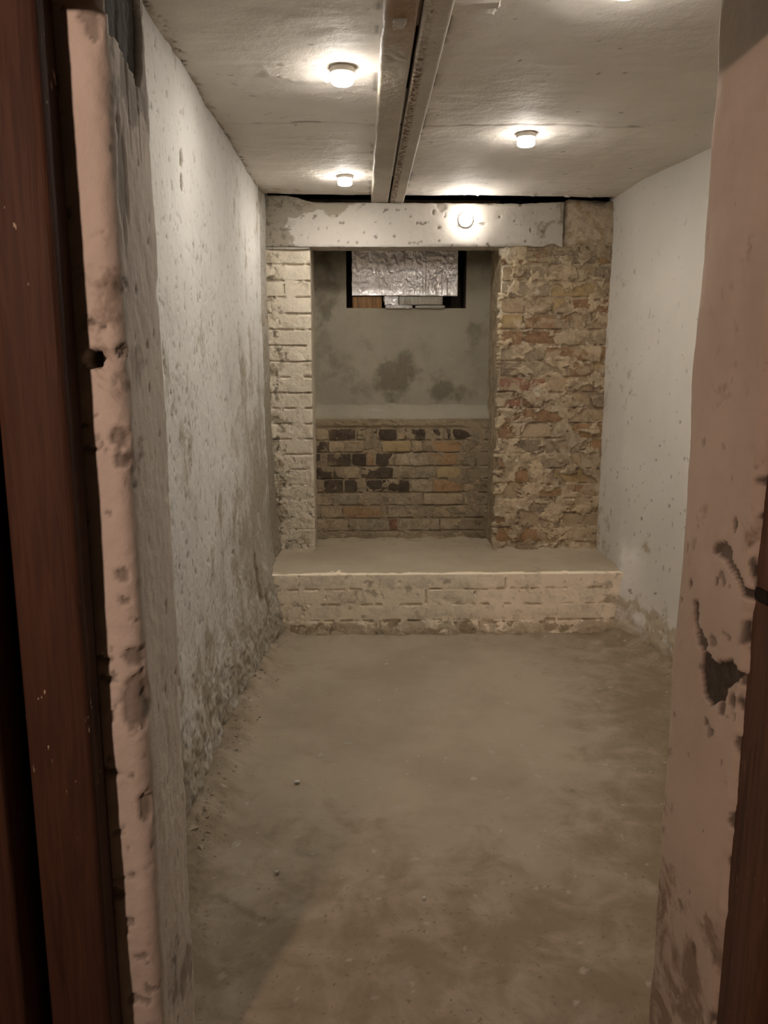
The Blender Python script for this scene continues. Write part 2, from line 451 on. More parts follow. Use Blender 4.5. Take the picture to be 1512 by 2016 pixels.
dirt_shade = 0.85 * rt + 0.55 * near + 0.25 * nb + 0.3 * sstep(0.1, 0.6, fbm(X * 2, Y * 4, 12, 4)) - 0.35 * sstep(0.5, 0.0, np.hypot((X - 0.25) / 0.5, (Y - 2.7) / 0.9) - 0.5)
dirt_shade += 0.75 * sstep(2.35, 1.35, Y + 0.25 * fbm(X * 2.5, Y * 2.5, 15, 3)) + 0.4 * rt * sstep(2.9, 2.5, Y)  # browner and darker towards the doorway
gr = fbm(X * 60, Y * 60, 16, 2)
H += 0.0012 * sstep(0.3, 0.6, gr) * (0.4 + rt)
chip = pits(X * 26, Y * 26, 14, 0.80, 0.05) * 0.7
floor = sheet('floor', P, N, H, 0.12, M['floor'], attrs={'dirt_shade': dirt_shade, 'chip': chip})
tag(floor, 'dusty brown screed floor of the cellar room', 'floor', **SURF)
P, N, X, Y = flat_grid(-1.9, 1.9, -1.6, 0.80, 0.0, 0.06)
fc = sheet('floor_corridor', P, N, 0.004 * fbm(X * 3, Y * 3, 3), 0.12, M['floor'], attrs={'dirt_shade': 0.4 + 0 * X})
tag(fc, 'brown screed floor in front of the cellar doorway', 'floor', **SURF)

# ------------------------------------------------------------------ setting: ceiling
CZ = EYE + 0.78
P, N, X, Y = flat_grid(-0.62, 1.55, 1.15, 3.885, CZ, 0.0075, -1)
H = 0.008 * fbm(X * 2.5, Y * 2.5, 21, 3) + 0.0030 * fbm(X * 9, Y * 9, 22, 4) + 0.0012 * fbm(X * 5, Y * 26, 23, 3)
seam = np.exp(-((Y - 2.79 - 0.01 * fbm(X * 4, Y * 0, 24, 2)) / 0.008) ** 2)
H -= seam * 0.004
lumps = sstep(0.15, 0.5, fbm(X * 22, Y * 22, 25, 3)) * (sstep(0.26, 0.05, np.hypot(X + 0.17, Y - 2.42)) + sstep(0.20, 0.04, np.hypot(X + 0.02, Y - 3.45)) + sstep(0.15, 0.02, 3.86 - Y) * sstep(0.15, 0.3, X))
H += 0.006 * lumps
el = np.exp(-np.clip(X + 0.462, 0, 1) / 0.016)
er = np.exp(-np.clip(rw_ := (1.42 - (Y - 1.645) * 0.115) - X, 0, 1) / 0.02)
rag = fbm(X * 24, Y * 24, 26, 5, 0.7)
H -= el * 0.010 * np.clip(rag + 0.2, 0, 1)
endl = sstep(0.25, 0.0, 3.88 - Y) * sstep(-0.1, -0.4, X)
dirt_shade = 0.8 * el + 0.35 * er + 0.9 * endl + 0.25 * sstep(0.3, 0.6, fbm(X * 4, Y * 4, 27, 3))
chip = np.clip(sstep(0.12, 0.32, rag) * sstep(0.2, 0.7, el) + 0.6 * seam * sstep(0.1, 0.3, fbm(X * 9, Y * 9, 28, 2)), 0, 1)
chip = np.maximum(chip, 0.6 * pits(X * 30, Y * 30, 29, 0.85, 0.05))
be = np.exp(-np.abs(X - 0.043) / 0.006) + np.exp(-np.abs(X - 0.206) / 0.006)
chip = np.maximum(chip, 0.85 * np.clip(be, 0, 1) * sstep(0.0, 0.2, fbm(X * 12, Y * 9, 30, 4)))
tag(sheet('ceiling', P, N, H, 0.06, M['ceiling'], attrs={'dirt_shade': dirt_shade, 'chip': chip}), 'off-white painted cellar ceiling with trowel marks', 'ceiling', **SURF)

# ------------------------------------------------------------------ setting: wall_left
pts = [(-0.476, 1.24), (-0.462, 3.70), (-0.440, 3.82), (-0.425, 3.97)]
P, N, U, Z = wall_grid(pts, -0.05, CZ + 0.03, 0.0055, 1)
Yw = P[..., 1]
low = sstep(0.62, 0.0, Z)
far = sstep(2.3, 3.45, Yw)
H = 0.010 * fbm(U * 2, Z * 2, 31, 3) + 0.0030 * fbm(U * 9, Z * 9, 32, 4) + 0.0012 * fbm(U * 45, Z * 45, 33, 3)
H += low ** 2 * (0.015 + 0.045 * far) + low ** 1.5 * 0.020 * fbm(U * 13, Z * 13, 34, 4) + low * 0.006 * fbm(U * 40, Z * 40, 35, 3)
H += 0.02 * far * sstep(1.2, 0.2, Z) + 0.022 * np.exp(-((Yw - 3.45) / 0.16) ** 2) * sstep(0.55, 0.25, Z)
den = 0.24 - 0.13 * low - 0.10 * sstep(0.1, 0.5, fbm(U * 2.2, Z * 2.2, 36, 3)) + 0.05 * sstep(1.2, 1.8, Z)
pit = sstep(den, den + 0.10, fbm(U * 34, Z * 26, 37, 4, 0.72))
H -= pit * 0.0036
pit2 = sstep(0.42, 0.52, fbm(U * 11, Z * 8, 39, 4, 0.7))
H -= pit2 * 0.005 * (0.4 + low)
gouge = np.zeros_like(H)
for (x, y, ru, rv) in ((497, 1140, 0.035, 0.11), (503, 1190, 0.03, 0.05), (365, 312, 0.022, 0.022), (366, 360, 0.018, 0.022), (478, 735, 0.05, 0.06)):
    p = atX(x, y, -0.46)
    m = blob(Yw, Z, p[1], p[2], ru, rv, int(x + y))
    gouge = np.maximum(gouge, m * (0.35 if x == 478 else 1))
H -= gouge * 0.006
strip = sstep(3.735, 3.75, Yw + 0.012 * fbm(U * 0, Z * 14, 40, 3))
H -= strip * 0.014
dirt_shade = 0.42 * low + 0.70 * sstep(0.0, 0.45, fbm(U * 3.4, Z * 2.6, 41, 5, 0.6)) + 0.45 * far * sstep(1.5, 0.6, Z) + 0.2 * far + 0.35 * strip
dirt_shade -= 0.35 * sstep(1.1, 1.8, Z)
chip = np.clip(np.maximum((0.62 - 0.2 * low) * pit, gouge) + 0.35 * pit2 + 0.45 * strip + 0.28 * low ** 1.5 * sstep(-0.3, 0.3, fbm(U * 10, Z * 8, 42, 4)), 0, 1)
tag(sheet('wall_left', P, N, H, 0.12, M['left'], attrs={'dirt_shade': dirt_shade, 'chip': chip}), 'rough pitted whitewashed side wall, dirtier towards the floor', 'wall', **SURF)

# ------------------------------------------------------------------ setting: wall_right
pts = [(1.19, 3.97), (1.200, 3.60), (1.275, 3.06), (1.465, 1.24)]
P, N, U, Z = wall_grid(pts, -0.05, CZ + 0.03, 0.007, 1)
Yw = P[..., 1]
if N[5, 5, 0] > 0: N = -N
low = sstep(0.35, 0.0, Z)
H = 0.008 * fbm(U * 2, Z * 2, 51, 3) + 0.0015 * fbm(U * 10, Z * 10, 52, 3)
H += low ** 2 * 0.02 + low * 0.014 * fbm(U * 14, Z * 14, 53, 4)
H += 0.055 * np.exp(-((Yw - 3.48) / 0.10) ** 2) * sstep(0.46, 0.22, Z + 0.05 * fbm(U * 12, Z * 12, 59, 3))
pit = pits(U * 34, Z * 30, 54, 0.74, 0.06) * sstep(1.9, 0.7, Z + 0.5 * fbm(U * 3, Z * 3, 57, 2)) + 0.6 * pits(U * 34, Z * 30, 58, 0.86, 0.05)
H -= 0.004 * pit
cor = sstep(3.55, 3.85, Yw)
dirt_shade = 0.9 * low + 0.25 * cor * sstep(0.2, 0.9, Z) + 0.5 * cor * sstep(0.7, 0.3, Z) + 0.35 * sstep(0.25, 0.55, fbm(U * 4, Z * 3, 55, 3))
tag(sheet('wall_right', P, N, H, 0.12, M['right'], attrs={'dirt_shade': dirt_shade, 'chip': np.clip(pit * 0.8, 0, 1)}), 'smooth off-white plastered side wall with small dark pits', 'wall', **SURF)

# ------------------------------------------------------------------ setting: wall around the doorway
ZT = 2.25
RV0, RV1 = 1.055, 1.267
XL = -0.308
pts = fillet([(-1.6, RV0), (XL, RV0), (XL, RV1), (-0.52, RV1)], (0.022, 0.010))
pts = [p for p in pts]
def doorway_left():
    P, N, U, Z = wall_grid(pts, -0.02, ZT, 0.0045, 1)
    X, Y = P[..., 0], P[..., 1]
    if N[5, 5, 1] > 0: N = -N
    front = sstep(RV0 + 0.03, RV0, Y) 
    H = 0.006 * fbm(U * 3, Z * 2, 61, 3) + 0.0020 * fbm(U * 16, Z * 12, 62, 4) + 0.0012 * fbm(U * 50, Z * 45, 65, 3)
    edge = np.exp(-((X - XL) ** 2 + (Y - RV0) ** 2) / 0.022 ** 2) + np.exp(-((X - XL) ** 2 + (Y - RV1) ** 2) / 0.016 ** 2)
    H -= edge * 0.006 * np.clip(fbm(U * 12, Z * 14, 63, 4) - 0.1, 0, 1) * 2
    H += edge * 0.003 * fbm(U * 0 + 3, Z * 4, 69, 3)
    chip = np.zeros_like(H)
    h = atY(186, 706, RV0)
    hole = blob(X, Z, h[0], h[2], 0.0115, 0.0125, 5, 0.2) * (Y < RV0 + 0.01)
    H -= hole * 0.03; chip = np.maximum(chip, hole)
    # dark recessed wedge at the head of the reveal
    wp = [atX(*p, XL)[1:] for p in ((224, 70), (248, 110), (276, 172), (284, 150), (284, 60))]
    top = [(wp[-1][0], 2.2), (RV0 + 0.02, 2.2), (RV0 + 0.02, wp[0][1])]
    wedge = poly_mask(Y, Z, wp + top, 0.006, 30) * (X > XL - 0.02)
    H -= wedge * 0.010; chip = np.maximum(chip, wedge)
    # flaked plaster low on the corner, and scratches
    for (x, y, ru, rv) in ((276, 1380, 0.030, 0.055), (268, 1290, 0.02, 0.02), (240, 860, 0.016, 0.018), (246, 905, 0.018, 0.012), (245, 1130, 0.012, 0.012), (250, 1180, 0.012, 0.008), (290, 1590, 0.012, 0.03), (250, 690, 0.012, 0.010)):
        p = atY(x, y, RV0 + 0.008)
        m = blob(U, Z, np.interp(p[0], [-1.6, XL], [0, 1.292]), p[2], ru * 0.77, rv * 0.77, int(x + y), 0.45)
        H -= m * 0.005; chip = np.maximum(chip, m * 0.55)
    for (x0, y0, x1, y1) in ((160, 838, 205, 865), (160, 625, 200, 640), (190, 1330, 258, 1350), (200, 1515, 262, 1530), (212, 1735, 290, 1718), (185, 1290, 225, 1300)):
        a = atY(x0, y0, RV0); b = atY(x1, y1, RV0)
        tt = np.clip((X - a[0]) / (b[0] - a[0] + 1e-9), 0, 1)
        zz = a[2] + (b[2] - a[2]) * tt + 0.008 * fbm(X * 60, Z * 0, int(y0), 3)
        m = np.exp(-((Z - zz) / 0.0045) ** 2) * (X > a[0]) * (X < b[0] + 0.004) * (Y < RV0 + 0.03) * sstep(-0.25, 0.2, fbm(X * 60, Z * 60, int(x1), 2))
        H -= m * 0.004; chip = np.maximum(chip, m * 0.8)
    cr = sstep(0.33, 0.5, gnoise(Y * 60, Z * 4.5, 66)) * sstep(1.75, 1.60, Z) * sstep(1.25, 1.45, Z) * (X > XL - 0.015) * (Y < 1.20)
    H -= cr * 0.003; chip = np.maximum(chip, cr * 0.5)
    pit = np.maximum(pits(U * 42, Z * 34, 67, 0.60, 0.06), pits(U * 20, Z * 17, 64, 0.72, 0.05)) * front + pits(U * 44, Z * 30, 70, 0.78, 0.05) * (1 - front)
    H -= pit * 0.003; chip = np.maximum(chip, pit * 0.5)
    dirt_shade = 0.35 * sstep(0.1, 0.5, fbm(U * 5, Z * 2, 68, 3)) + 0.35 * sstep(0.5, 0.0, Z) + 0.9 * sstep(1.40, 1.62, Z) * (1 - front)  # reveal tone darkens towards its head
    o = sheet('wall_front_left', P, N, H, 0, M['jamb'], attrs={'dirt_shade': dirt_shade, 'chip': chip})
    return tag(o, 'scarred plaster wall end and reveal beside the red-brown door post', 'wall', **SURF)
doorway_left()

XR = 0.526
RR0 = 1.025
ptsr = fillet([(1.7, RR0), (XR, RR0), (XR, RV1), (1.50, RV1)], (0.016, 0.011))
def doorway_right():
    P, N, U, Z = wall_grid(ptsr, -0.02, ZT, 0.0045, 1)
    X, Y = P[..., 0], P[..., 1]
    if N[5, 5, 1] > 0: N = -N
    H = 0.007 * fbm(U * 3, Z * 2, 71, 3) + 0.0016 * fbm(U * 14, Z * 10, 72, 4)
    edge = np.exp(-((X - XR) ** 2 + (Y - RV1) ** 2) / 0.020 ** 2)
    H += edge * 0.008 * fbm(U * 0 + 1, Z * 4, 73, 4)
    chip = np.zeros_like(H)
    rv = (X < XR + 0.04)
    def poly(px, depth, amt, rag=0.006):
        nonlocal H, chip
        m = poly_mask(Y, Z, [atX(*p, XR)[1:] for p in px], rag, 35) * rv
        H = H - m * depth; chip = np.maximum(chip, m * amt)
    poly(((1385, 1275), (1405, 1300), (1440, 1298), (1458, 1325), (1452, 1345), (1430, 1350), (1425, 1380), (1400, 1388), (1385, 1365), (1380, 1320)), 0.007, 1.0)
    poly(((1362, 1180), (1375, 1180), (1375, 1225), (1395, 1270), (1388, 1285), (1375, 1270), (1366, 1220)), 0.006, 0.85)
    poly(((1398, 1078), (1418, 1068), (1440, 1075), (1445, 1110), (1440, 1130), (1425, 1098), (1402, 1090)), 0.006, 0.8)
    poly(((1436, 1105), (1446, 1110), (1470, 1160), (1500, 1185), (1500, 1198), (1462, 1172)), 0.007, 1.0, 0.003)
    poly(((1395, 1250), (1410, 1252), (1410, 1272), (1398, 1272)), 0.003, 0.5, 0.003)
    for (x, y, r) in ((1448, 1032, .010), (1425, 1360, .012), (1420, 1392, .013), (1440, 1380, .012), (1450, 1470, .014), (1375, 1245, .007), (1410, 1145, .006), (1440, 1620, .016), (1432, 1705, .012), (1357, 1148, .008), (1460, 1340, .01), (1470, 1335, .008), (1402, 1440, .006), (1390, 1420, .006)):
        p = atX(x, y, XR); m = blob(Y, Z, p[1], p[2], r * 0.77, r, int(x + y)) * rv
        H -= m * 0.004; chip = np.maximum(chip, m * 0.75)
    ed = np.exp(-((Y - RR0) / 0.017) ** 2) * sstep(1.35, 1.0, Z)
    H += ed * 0.010 * fbm(U * 0 + 4, Z * 13, 75, 4)
    chip = np.maximum(chip, ed * sstep(0.12, 0.3, fbm(U * 20, Z * 20, 76, 3)))
    pit = pits(U * 30, Z * 26, 77, 0.74, 0.06) * sstep(1.4, 0.9, Z)
    H -= pit * 0.002; chip = np.maximum(chip, pit * 0.5)
    dirt_shade = 0.3 * sstep(0.1, 0.5, fbm(U * 5, Z * 2, 78, 3)) + 0.45 * sstep(0.7, 0.1, Z)
    o = sheet('wall_front_right', P, N, H, 0, M['jamb_r'], attrs={'dirt_shade': dirt_shade, 'chip': chip})
    return tag(o, 'tan plaster doorway reveal with dark flaked patches', 'wall', **SURF)
doorway_right()

# ------------------------------------------------------------------ setting: wooden door frame
door = tag(empty('door_1', (0, 1.3, 0)), 'red-brown wooden door frame around the cellar doorway', 'door frame', **SURF)
def board(name, lo, hi, mat, rough=0.0012, rnd=0.006, seed=1, parent=None):
    lo2 = np.array(lo) - np.array(parent.location); hi2 = np.array(hi) - np.array(parent.location)
    return rough_box(name, lo2, hi2, mat, parent, rough, rnd, seed, CUBE5)
board('door_post', (-0.452, 1.000, 0.0), (-0.367, 1.057, 2.1), M['wood'], parent=door, seed=2)
board('back_strip', (-0.470, 1.034, 0.0), (-0.448, 1.057, 2.1), M['wood'], parent=door, seed=3)
board('casing_board', (-0.700, 0.955, 0.0), (-0.466, 1.057, 2.1), M['wood'], parent=door, seed=4)
board('head_board', (-0.70, 0.925, EYE + 0.420), (0.90, 1.00, EYE + 0.54), M['wood'], parent=door, seed=5)
board('door_post', (0.5345, 0.928, 0.0), (0.66, 1.036, 2.1), M['wood_r'], parent=door, seed=6)
# black block on the post, coloured as the dark of the latch notch
kp = atX(1502, 1172, 0.5345)
slot = rough_box('latch_notch', (0.5300, kp[1] - 0.020, kp[2] - 0.009), (0.5360, kp[1] + 0.015, kp[2] + 0.008), M['void'], None, 0.0008, 0.003, 8)
slot.parent = door; slot.location = slot.location - door.location
slot['label'] = 'black block standing for the dark latch notch'

head = rough_box('wall_front_head', (-1.6, RV0 + 0.004, EYE + 0.56), (1.7, RV1 - 0.004, ZT), M['jamb'], None, 0.002, 0.01, 40, CUBE5)
tag(head, 'plastered wall above the doorway opening', 'wall', **SURF)

# ------------------------------------------------------------------ setting: back of the room
PD = 3.92            # plane of the two brick piers
ND = 4.25            # plane of the niche's render
BD = 4.19            # plane of the niche's lower brickwork
LD = 3.45            # front of the brick ledge
LZ = 0.29            # top of the ledge
NX0, NX1 = -0.247, 0.673

def add_bricks(parent, items, seed0, proud):
    """items: (x0, x1, z0, z1, y_front, depth, material key)"""
    for k, (x0, x1, z0, z1, yf, dp, mk, rg) in enumerate(items):
        j = RS.normal(0, 0.0022)
        rough_box('brick', (x0, yf - proud + j, z0), (x1, yf + dp, z1), M[mk], parent, rg, 0.005, seed0 + k, CUBE3, 0.35)

# left pier -----------------------------------------------------------------
ch = 0.0753
items = []
ztop = EYE + 0.545
k = 0
z = ztop
while z - ch > LZ - 0.02:
    z1 = z - 0.003; z0 = z - ch + 0.005
    if k % 2 == 0:
        xs = [(-0.46, -0.372), (-0.364, NX0 - 0.002)]
    else:
        xs = [(-0.46, NX0 - 0.001)] if k % 4 == 1 else [(-0.46, -0.418), (-0.410, NX0 - 0.002)]
    for (a, b) in xs:
        items.append((a, b, z0, z1, PD, 0.10, 'b_white', 0.0018))
    z -= ch; k += 1
P, N, U, Z = wall_grid(fillet([(-0.50, PD), (NX0, PD), (NX0, ND + 0.04)], 0.010), LZ - 0.02, EYE + 0.565, 0.0032, 1)
if N[5, 5, 1] > 0: N = -N
lowm = sstep(0.85, 0.60, Z + 0.10 * fbm(U * 6, Z * 6, 80, 2))
Xp = P[..., 0]
H = 0.0060 + 0.0030 * fbm(U * 12, Z * 12, 81, 4) + 0.0014 * fbm(U * 45, Z * 45, 82, 3)
H += lowm * (0.004 + 0.007 * fbm(U * 18, Z * 18, 83, 4) - 0.007 * pits(U * 40, Z * 40, 84, 0.3, 0.15))
leftm = sstep(-0.34, -0.41, Xp + 0.03 * fbm(U * 5, Z * 8, 85, 3))
H += leftm * (0.004 + 0.005 * fbm(U * 25, Z * 25, 86, 3))
cr = cracks(Xp, Z, items, 0.0042, 500, -0.05) * (1 - 0.85 * lowm) * (1 - 0.6 * leftm)
H -= 0.018 * cr
H = np.where(P[..., 1] > PD + 0.02, 0.004 + 0.002 * fbm(U * 14, Z * 14, 87, 3), H)
dirt_shade = 0.5 * leftm * sstep(-0.2, 0.4, fbm(U * 14, Z * 14, 88, 3)) + 0.4 * lowm * sstep(-0.1, 0.4, fbm(U * 10, Z * 10, 89, 3))
chip = np.maximum(lowm * pits(U * 40, Z * 40, 84, 0.36, 0.15) * 0.6, 0.7 * leftm * sstep(0.12, 0.3, fbm(U * 30, Z * 30, 79, 4)))
pier_l = tag(sheet('wall_back_left', P, N, H, 0, M['mortar_white'], attrs={'dirt_shade': dirt_shade, 'chip': chip}), 'whitewashed brick pier on the left of the niche', 'wall', **SURF)
add_bricks(pier_l, items, 1000, 0.008)

# right pier ----------------------------------------------------------------
items = []
z = EYE + 0.548; k = 0
pal = ['b_tan', 'b_tan', 'b_rust', 'b_grey', 'b_stain', 'b_orange', 'b_yellow', 'b_grey', 'b_tan', 'b_rust']
rp_ = random.Random(5)
while z - ch > LZ - 0.03:
    z1 = z - 0.004; z0 = z - ch + 0.005
    x = NX1 + 0.002; st = [0.225, 0.11, 0.235][k % 3] if k % 2 == 0 else 0.115
    while x < 1.22:
        w = st if x < NX1 + 0.01 else (0.232 if k % 2 == 0 else rp_.choice((0.11, 0.232)))
        x2 = min(x + w, 1.235)
        mk = rp_.choice(pal)
        if k in (8, 9) and x < NX1 + 0.01: mk = 'b_red'
        if k == 7 and 0.84 < x < 1.0: mk = 'b_red'
        if x2 - x > 0.03: items.append((x, x2 - 0.009, z0, z1, PD, 0.10, mk, 0.0035))
        x = x2
    z -= ch; k += 1
P, N, U, Z = wall_grid(fillet([(NX1, ND + 0.04), (NX1, PD), (1.26, PD)], 0.010), LZ - 0.02, EYE + 0.60, 0.0036, 1)
if N[-5, 5, 1] > 0: N = -N
Xp = P[..., 0]
f1 = fbm(U * 8, Z * 10, 91, 5, 0.6); f2 = fbm(U * 24, Z * 26, 92, 4)
lowm = sstep(0.95, 0.65, Z)
cover = sstep(0.00 - 0.10 * lowm, 0.07 - 0.10 * lowm, f1)
H = 0.0005 + 0.0140 * cover + 0.006 * f2 + 0.0035 * np.abs(fbm(U * 60, Z * 60, 93, 3)) + 0.006 * lowm * fbm(U * 16, Z * 22, 90, 4)
H -= 0.012 * cracks(Xp, Z, items, 0.0038, 700, 0.08)
H -= 0.012 * sstep(0.42, 0.52, fbm(U * 16, Z * 28, 94, 3))
white = sstep(0.30, 0.46, fbm(U * 17, Z * 17, 95, 4)) * sstep(0.35, 0.0, np.abs(Xp - 0.76) - 0.05) * 0.7
white = np.maximum(white, sstep(0.40, 0.50, fbm(U * 30, Z * 30, 97, 4)) * 0.65)
white = np.maximum(white, 0.8 * sstep(0.735, 0.70, Xp + 0.02 * fbm(U * 9, Z * 14, 98, 3)) * sstep(1.35, 1.5, Z) * sstep(-0.3, 0.3, fbm(U * 20, Z * 20, 99, 3)))
reveal = P[..., 1] > PD + 0.02
H = np.where(reveal, 0.002 + 0.003 * fbm(U * 10, Z * 10, 96, 3), H)
white = np.where(reveal, 0, white)
pier_r = tag(sheet('wall_back_right', P, N, H, 0, M['mortar_tan'], attrs={'dirt_shade': 0.45 * sstep(0.1, 0.5, fbm(U * 5, Z * 5, 89, 4)) * ~reveal + 0.25 * reveal, 'chip': np.clip(white, 0, 1)}),
             'crumbling brown brick pier smeared with mortar on the right of the niche', 'wall', **SURF)
add_bricks(pier_r, items, 2000, 0.009)

# niche: lower brickwork ------------------------------------------------------
ys = [843, 867, 891, 918, 943, 970, 995, 1020, 1045, 1062]
rows = [
 [(80, 182, 't'), (188, 400, 'd'), (410, 570, 'd'), (580, 722, 'd'), (728, 785, 'o'), (792, 945, 'd'), (952, 1062, 'd'), (1100, 1145, 'd'), (1155, 1340, 'd'), (1350, 1440, 'g')],
 [(80, 180, 'd'), (186, 318, 't'), (325, 598, 'o'), (606, 830, 'y'), (838, 918, 't'), (925, 1240, 'o'), (1248, 1440, 't')],
 [(84, 166, 'd'), (180, 362, 'd'), (368, 480, 'd'), (486, 545, 'o'), (555, 692, 'd'), (702, 975, 'g'), (982, 1232, 'o'), (1240, 1342, 'd'), (1350, 1440, 't')],
 [(84, 210, 'd'), (220, 300, 'd'), (306, 425, 't'), (436, 692, 'd'), (702, 854, 'g'), (862, 1025, 'g'), (1032, 1235, 'y'), (1244, 1440, 't')],
 [(80, 138, 't'), (146, 300, 'd'), (308, 412, 'd'), (418, 474, 't'), (480, 640, 'd'), (650, 820, 'd'), (828, 1000, 'g'), (1006, 1240, 'o'), (1248, 1440, 't')],
 [(80, 214, 't'), (222, 640, 'g'), (648, 925, 'g'), (932, 1240, 't'), (1248, 1440, 't')],
 [(80, 118, 't'), (126, 290, 't'), (298, 640, 'o'), (648, 1000, 'g'), (1008, 1430, 't')],
 [(80, 340, 't'), (350, 655, 'g'), (662, 728, 'r'), (736, 1055, 'g'), (1062, 1430, 't')],
 [(80, 400, 't'), (410, 900, 'g'), (910, 1400, 't')]]
km = {'t': 'b_tan', 'd': 'b_dark', 'o': 'b_orange', 'y': 'b_yellow', 'g': 'b_grey', 'r': 'b_red'}
items = []
for r, row in enumerate(rows):
    za = atY(780, ys[r], BD)[2]; zb = atY(780, ys[r + 1], BD)[2]
    for (xa, xb, c) in row:
        a = atY(600 + xa / 3.979, ys[r], BD)[0]; b = atY(600 + xb / 3.979, ys[r], BD)[0]
        items.append((a, min(b, NX1 + 0.01), max(zb + 0.004, LZ - 0.01), za - 0.003, BD, 0.05, km[c], 0.0022))
P, N, U, Z = wall_grid([(NX0 - 0.03, BD + 0.004), (NX1 + 0.03, BD + 0.004)], LZ - 0.02, 0.935, 0.0034, 1)
if N[5, 5, 1] > 0: N = -N
Xp = P[..., 0]
cov = sstep(0.00, 0.18, fbm(U * 8, Z * 12, 101, 4))
rim = sstep(0.50, 0.60, Xp + 0.02 * fbm(U * 8, Z * 8, 102, 3)) + sstep(0.885, 0.905, Z + 0.01 * fbm(U * 9, Z * 9, 103, 3)) + 0.6 * sstep(0.37, 0.31, Z)
H = 0.0030 + 0.0045 * cov + 0.003 * fbm(U * 22, Z * 22, 104, 4) + 0.008 * np.clip(rim, 0, 1) + 0.0012 * fbm(U * 70, Z * 70, 105, 2)
H -= 0.011 * cracks(Xp, Z, items, 0.0034, 900, -0.02)
niche = tag(sheet('wall_niche', P, N, H, 0.05, M['mortar_niche'], attrs={'dirt_shade': 0.2 * cov, 'chip': 0 * H}), 'dark recessed brickwork under grey render at the back of the niche', 'wall', **SURF)
add_bricks(niche, items, 3000, 0.005)
# sloping cement fillet on top of the brickwork and the render above it
P, N, U, Z = wall_grid([(NX0 - 0.03, BD), (NX1 + 0.03, BD)], 0.905, 1.015, 0.004, 1)
tz = (Z - 0.905) / 0.11
P[..., 1] = BD - 0.004 + (ND - BD) * sstep(0.25, 1.0, tz) + 0.006
Nf = np.zeros_like(N); Nf[..., 1] = -0.75; Nf[..., 2] = 0.65
H = 0.006 * fbm(U * 7, Z * 10, 111, 4) + 0.0015 * fbm(U * 40, Z * 40, 112, 3)
lit_lip = sstep(0.25, 0.5, fbm(U * 6, Z * 20, 113, 3)) * sstep(0.55, 0.75, tz)  # paler upper edge: overhead light on the slope put into the colour
o = sheet('cement_fillet', P, Nf, H, 0.03, M['render'], niche, attrs={'dirt_shade': -0.3 + 0 * H, 'chip': lit_lip * 0.6})
WX0, WX1, WZ0, WZ1 = -0.083, 0.546, 1.503, 1.86
P, N, U, Z = wall_grid([(NX0 - 0.04, ND), (NX1 + 0.04, ND)], 0.97, CZ + 0.05, 0.006, 1)
if N[5, 5, 1] > 0: N = -N
Xp = P[..., 0]
H = 0.006 * fbm(U * 4, Z * 4, 121, 3) + 0.002 * fbm(U * 14, Z * 14, 122, 4)
inw = (Xp > WX0) & (Xp < WX1) & (Z > WZ0) & (Z < WZ1)
hole = inw[:-1, :-1] & inw[1:, :-1] & inw[1:, 1:] & inw[:-1, 1:]
dirt_shade = np.zeros_like(H)
for (x, y, ru, rv, a) in ((790, 750, 0.11, 0.11, 1.5), (875, 765, 0.09, 0.07, 1.2), (640, 580, 0.07, 0.13, 0.9), (700, 760, 0.25, 0.07, 0.45), (640, 700, 0.06, 0.2, 0.35), (930, 640, 0.05, 0.25, 0.4)):
    p = atY(x, y, ND)
    d = np.hypot((Xp - p[0]) / ru, (Z - p[2]) / rv) + 1.3 * fbm(U * 6, Z * 6, int(x), 5, 0.65)
    dirt_shade += a * sstep(1.5, 0.2, d)
dirt_shade -= 0.05
dirt_shade += 0.35 * sstep(1.55, 1.75, Z) + 0.3 * sstep(0.0, 0.5, fbm(U * 3, Z * 3, 124, 4))  # darker towards the top: the lintel's shade put into the tone
rel = sstep(0.4, 0.6, fbm(U * 3, Z * 3, 123, 4))
ren = sheet('cement_render', P, N, H, 0, M['render'], niche, attrs={'dirt_shade': dirt_shade, 'chip': 0.25 * rel * 0}, hole=hole)
# near-black slab holding the shade behind the lintel, above the niche
rough_box('shade_slab', (-0.6, ND + 0.25, 1.2), (1.4, ND + 0.3, 2.3), M['void'], niche, 0.001, 0.01, 5)

# window recess ---------------------------------------------------------------
w1 = tag(empty('window_1', ((WX0 + WX1) / 2, ND, WZ0)), 'small blocked cellar window recess high in the niche wall', 'window', **SURF)
def wpart(name, lo, hi, mat, seed, rough=0.002, rnd=0.006):
    l = np.array(w1.location)
    return rough_box(name, np.array(lo) - l, np.array(hi) - l, mat, w1, rough, rnd, seed, CUBE5)
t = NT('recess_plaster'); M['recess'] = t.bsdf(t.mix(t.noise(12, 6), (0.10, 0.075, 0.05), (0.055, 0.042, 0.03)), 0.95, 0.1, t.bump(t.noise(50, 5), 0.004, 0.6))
wpart('window_sill', (WX0 - 0.03, ND + 0.01, WZ0 - 0.05), (WX1 + 0.03, ND + 0.24, WZ0), M['recess'], 1)
wpart('reveal', (WX0 - 0.04, ND + 0.01, WZ0 - 0.05), (WX0 + 0.003, ND + 0.24, WZ1 + 0.05), M['recess'], 2)
wpart('reveal', (WX1 - 0.003, ND + 0.01, WZ0 - 0.05), (WX1 + 0.04, ND + 0.24, WZ1 + 0.05), M['recess'], 3)
wpart('head', (WX0 - 0.03, ND + 0.01, WZ1), (WX1 + 0.03, ND + 0.24, WZ1 + 0.05), M['recess'], 4)
wpart('dark_pane', (WX0 - 0.03, ND + 0.20, WZ0 - 0.03), (WX1 + 0.03, ND + 0.24, WZ1 + 0.03), M['recess'], 5)

